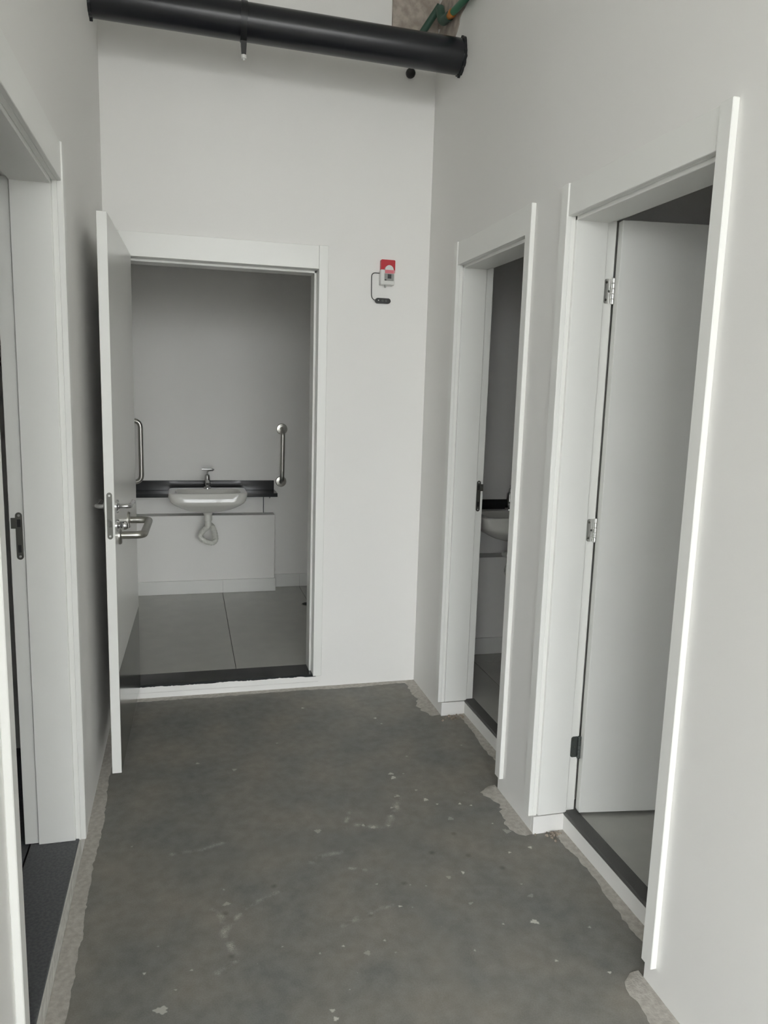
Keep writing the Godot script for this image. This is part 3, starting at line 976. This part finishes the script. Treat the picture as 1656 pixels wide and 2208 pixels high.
func build_wash_rooms() -> void:
	# ---- behind the end wall
	room_box("bath", 0.0, 1.62, -1.86, -TH, 2.52, M.wall, ["left", "front"])
	tiled_floor("floor_bath", [0.0, 0.61, 1.20, 1.62], [-1.86, -TH])
	var st := new_st()
	box(st, Vector3(0.0, STEP, -1.859), Vector3(0.994, 0.660, -1.745), 0.002)
	var lw := struct("wall_bath_ledge", st, M.wall)
	skirting(lw, [0.001, 0.611, 1.004], -1.745, 0.010)
	skirting(get_node("wall_bath_back"), [1.004, 1.20, 1.62], -1.860, 0.010)
	wash_place("bath", 0.503, 0.0, -1.86, 0.004, 1.003, true)
	grab_bar("steel grab bar on the wall right of the black shelf end", Vector3(1.056, 1.293, -1.86), Vector3(1.052, 0.897, -1.86), Vector3(0, 0, 1), 0.072)
	grab_bar("steel grab bar on side wall above the black shelf, beside the open door", Vector3(0.0, 1.352, -1.52), Vector3(0.0, 0.936, -1.52), Vector3(1, 0, 0), 0.062)
	var dr := thing("floor_drain", "small dark floor drain in the tiled wash room floor", "drain", Vector3(1.19, STEP, -1.345))
	st = new_st()
	lathe(st, Vector3(1.19, STEP, -1.345), Vector3.UP, [Vector2(0.050, 0.0), Vector2(0.050, 0.002), Vector2(0.044, 0.0025), Vector2(0.042, 0.0005), Vector2(0.0, 0.0005)], 28)
	obj("rim", st, M.steel, dr)
	st = new_st()
	for k in range(-3, 4):
		var hw := sqrt(0.041 * 0.041 - pow(k * 0.011, 2.0))
		box(st, Vector3(1.19 - hw, STEP + 0.0006, -1.345 + k * 0.011 - 0.003), Vector3(1.19 + hw, STEP + 0.0022, -1.345 + k * 0.011 + 0.003))
	obj("grate", st, M.dark_zinc, dr)

	# ---- behind the right wall, far room
	var x0 := W + TH
	room_box("washroom", x0, 3.2, -0.26, 1.33, 2.52, M.wall, ["left"])
	tiled_floor("floor_washroom", [x0, 1.95, 2.54, 3.2], [-0.26, -0.01, 1.17, 1.33])
	st = new_st()
	box(st, Vector3(x0, STEP, -0.259), Vector3(2.75, 0.660, -0.145), 0.002)
	lw = struct("wall_washroom_ledge", st, M.wall)
	skirting(lw, [x0, 1.95, 2.54, 2.76], -0.145, 0.010)
	wash_place("washroom", 2.140, 0.080, -0.26, x0 + 0.002, 2.75, false)

	# ---- behind the right wall, near room
	room_box("store", x0, 3.2, 1.45, 2.8, 2.62, M.wall, ["left"])
	tiled_floor("floor_store", [x0, 2.15, 2.74, 3.2], [1.45, 2.2, 2.8])

	# ---- behind the left wall, dark room
	room_box("dark_room", -2.6, -TH, 0.6, 2.8, 2.62, M.wall, ["right"])
	st = new_st()
	box(st, Vector3(-2.6, 0.0, 0.6), Vector3(-TH - 0.006, STEP - 0.004, 2.8))
	struct("floor_dark_room", st, M.dark_floor)

func build_pipes() -> void:
	var a := Vector3(0.0, 3.127, 0.33)
	var b := Vector3(W, 3.090, 0.37)
	var r := 0.0735
	var t := thing("waste_pipe", "thick black waste pipe spanning the corridor overhead from wall to wall", "pipe", a.lerp(b, 0.5) - Vector3(0, r, 0))
	var st := new_st()
	tube(st, [a, a.lerp(b, 0.33), a.lerp(b, 0.66), b], r, 48)
	obj("pipe", st, M.pvc, t)
	# torn bitumen collars where it enters the walls
	var rng := RandomNumberGenerator.new()
	rng.seed = 9
	for e in [[a, Vector3.RIGHT], [b, Vector3.LEFT]]:
		st = new_st()
		var rim := []
		for k in 40:
			var g := TAU * k / 40
			rim.append(Vector2(cos(g), sin(g)) * (r + rng.randf_range(-0.002, 0.011)))
		var f: Vector3 = e[1]
		slab2d(st, rim, Transform3D(Basis(Vector3.BACK * f.x * -1.0, Vector3.UP, f), e[0]), 0.012)
		obj("collar", st, M.pvc, t)
	# hanger strap
	var m := a.lerp(b, 0.615 / W)
	var ax := (b - a).normalized()
	st = new_st()
	lathe(st, m - ax * 0.013, ax, [Vector2(r, 0.0), Vector2(r + 0.0035, 0.0), Vector2(r + 0.0035, 0.026), Vector2(r, 0.026)], 48)
	var h := obj("hanger_band", st, M.black_steel, t)
	st = new_st()
	slab2d(st, [Vector2(-0.013, 0.012), Vector2(0.013, 0.012), Vector2(0.009, -0.056), Vector2(-0.009, -0.056)], Transform3D(Basis(Vector3.RIGHT, Vector3.UP, Vector3.BACK), m - Vector3(0, r, 0.010)), 0.020)
	obj("tail", st, M.black_plastic, h)
	st = new_st()
	lathe(st, m - Vector3(0, r + 0.056, 0), Vector3.DOWN, [Vector2(0, 0), Vector2(0.011, 0.0), Vector2(0.011, 0.014), Vector2(0.006, 0.015), Vector2(0.005, 0.020), Vector2(0, 0.020)], 12)
	obj("nut", st, M.white_plastic, h)
	st = new_st()
	tube(st, [m + Vector3(0, r, 0), Vector3(m.x, HIGH, m.z)], 0.005, 10)
	obj("rod", st, M.zinc, h)
	# capped stub on the end wall
	t = thing("pipe_stub", "small round black pipe stub on the end wall below the thick pipe", "pipe", Vector3(1.445, 3.139, 0.0))
	st = new_st()
	lathe(st, Vector3(1.445, 3.139, 0.0), Vector3(0, -0.12, 1), [Vector2(0.022, 0.0), Vector2(0.0235, 0.012), Vector2(0.0225, 0.020), Vector2(0.018, 0.026), Vector2(0.0, 0.029)], 24)
	obj("cap", st, M.black_plastic, t)
	# green water pipe in the upper corner
	t = thing("water_pipe", "green plastic water pipe with brass joint in the upper wall corner", "pipe", Vector3(1.545, 3.28, 0.1))
	st = new_st()
	tube(st, [Vector3(1.556, 3.235, 0.95), Vector3(1.552, 3.300, 0.300)], 0.0155, 16)
	obj("pipe", st, M.green, t)
	st = new_st()
	lathe(st, Vector3(1.552, 3.299, 0.310), Vector3(0, 0.10, -1), [Vector2(0, 0), Vector2(0.017, 0.0), Vector2(0.019, 0.006), Vector2(0.019, 0.028), Vector2(0.015, 0.030), Vector2(0.015, 0.055), Vector2(0, 0.055)], 18)
	obj("brass_joint", st, M.copper, t)
	st = new_st()
	tube(st, bend([Vector3(1.552, 3.305, 0.256), Vector3(1.550, 3.318, 0.160), Vector3(1.548, 3.395, 0.120)], 0.035), 0.021, 16)
	obj("elbow", st, M.dark_green, t)
	st = new_st()
	tube(st, [Vector3(1.549, 3.408, 0.122), Vector3(1.480, 3.300, 0.030)], 0.0165, 16)
	obj("branch", st, M.dark_green, t)
	# rough mortar where the pipes were chased into the right wall
	st = new_st()
	var rim := []
	for k in 36:
		var g := TAU * k / 36
		var q := 1.0 + 0.25 * sin(3.0 * g + 1.0) + rng.randf_range(-0.12, 0.12)
		rim.append(Vector2(cos(g) * 0.24 * q, sin(g) * 0.12 * q))
	slab2d(st, rim, Transform3D(Basis(Vector3.BACK, Vector3.UP, Vector3.LEFT), Vector3(W, 3.335, 0.22)), 0.004)
	obj("mortar_patch", st, M.raw, get_node("wall_right"))

func build_alarm() -> void:
	var t := thing("alarm_siren", "red and white wall alarm with grey label above a black button", "alarm", Vector3(1.354, 2.125, 0.0))
	var st := new_st()
	slab2d(st, rounded(0.074, 0.066, 0.006), Transform3D(Basis.IDENTITY, Vector3(1.357, 2.218, 0.0)), 0.022)
	obj("red_housing", st, M.red, t)
	st = new_st()
	box(st, Vector3(1.316, 2.126, 0.0), Vector3(1.388, 2.200, 0.040), 0.003)
	obj("box", st, M.white_plastic, t)
	st = new_st()
	var arch := [Vector2(-0.022, -0.004), Vector2(0.022, -0.004)]
	for k in 13:
		var g := PI * k / 12
		arch.append(Vector2(cos(g) * 0.022, sin(g) * 0.024))
	slab2d(st, arch, Transform3D(Basis.IDENTITY, Vector3(1.360, 2.199, 0.020)), 0.018)
	obj("lamp_dome", st, M.white_plastic, t)
	st = new_st()
	box(st, Vector3(1.337, 2.182, 0.0395), Vector3(1.384, 2.199, 0.0415), 0.0005)
	obj("pink_strip", st, M.pink, t)
	st = new_st()
	box(st, Vector3(1.335, 2.146, 0.0395), Vector3(1.383, 2.181, 0.0410), 0.0005)
	var lab := obj("label_plate", st, M.grey_label, t)
	st = new_st()
	box(st, Vector3(1.351, 2.157, 0.0405), Vector3(1.370, 2.178, 0.0414))
	box(st, Vector3(1.336, 2.147, 0.0405), Vector3(1.345, 2.152, 0.0414))
	obj("print", st, M.black_plastic, lab)
	st = new_st()
	lathe(st, Vector3(1.346, 2.127, 0.018), Vector3.DOWN, [Vector2(0.005, 0), Vector2(0.005, 0.008), Vector2(0.003, 0.011), Vector2(0, 0.011)], 12)
	obj("gland", st, M.white_plastic, t)
	var b := thing("call_button", "black oblong call button on the wall, wired to the red alarm", "button", Vector3(1.335, 2.037, 0.0))
	st = new_st()
	slab2d(st, stadium(0.026, 0.080, 10), Transform3D(Basis(Vector3.UP, Vector3.LEFT, Vector3.BACK), Vector3(1.337, 2.050, 0.0)), 0.016)
	obj("case", st, M.black_plastic, b)
	st = new_st()
	lathe(st, Vector3(1.313, 2.051, 0.0155), Vector3.BACK, [Vector2(0.0032, 0.0), Vector2(0.0026, 0.0016), Vector2(0.0, 0.0018)], 12)
	obj("pilot_dot", st, M.white_plastic, b)
	st = new_st()
	for x in [1.334, 1.352]:
		lathe(st, Vector3(x, 2.050, 0.0155), Vector3.BACK, [Vector2(0.006, 0.0), Vector2(0.006, 0.0012), Vector2(0.0048, 0.0016), Vector2(0.0, 0.0016)], 16)
	obj("keys", st, M.cable, b)
	st = new_st()
	tube(st, bend([Vector3(1.318, 2.184, 0.012), Vector3(1.276, 2.186, 0.006), Vector3(1.278, 2.056, 0.006), Vector3(1.302, 2.050, 0.010)], 0.022), 0.0022, 8)
	obj("cable", st, M.cable, b)
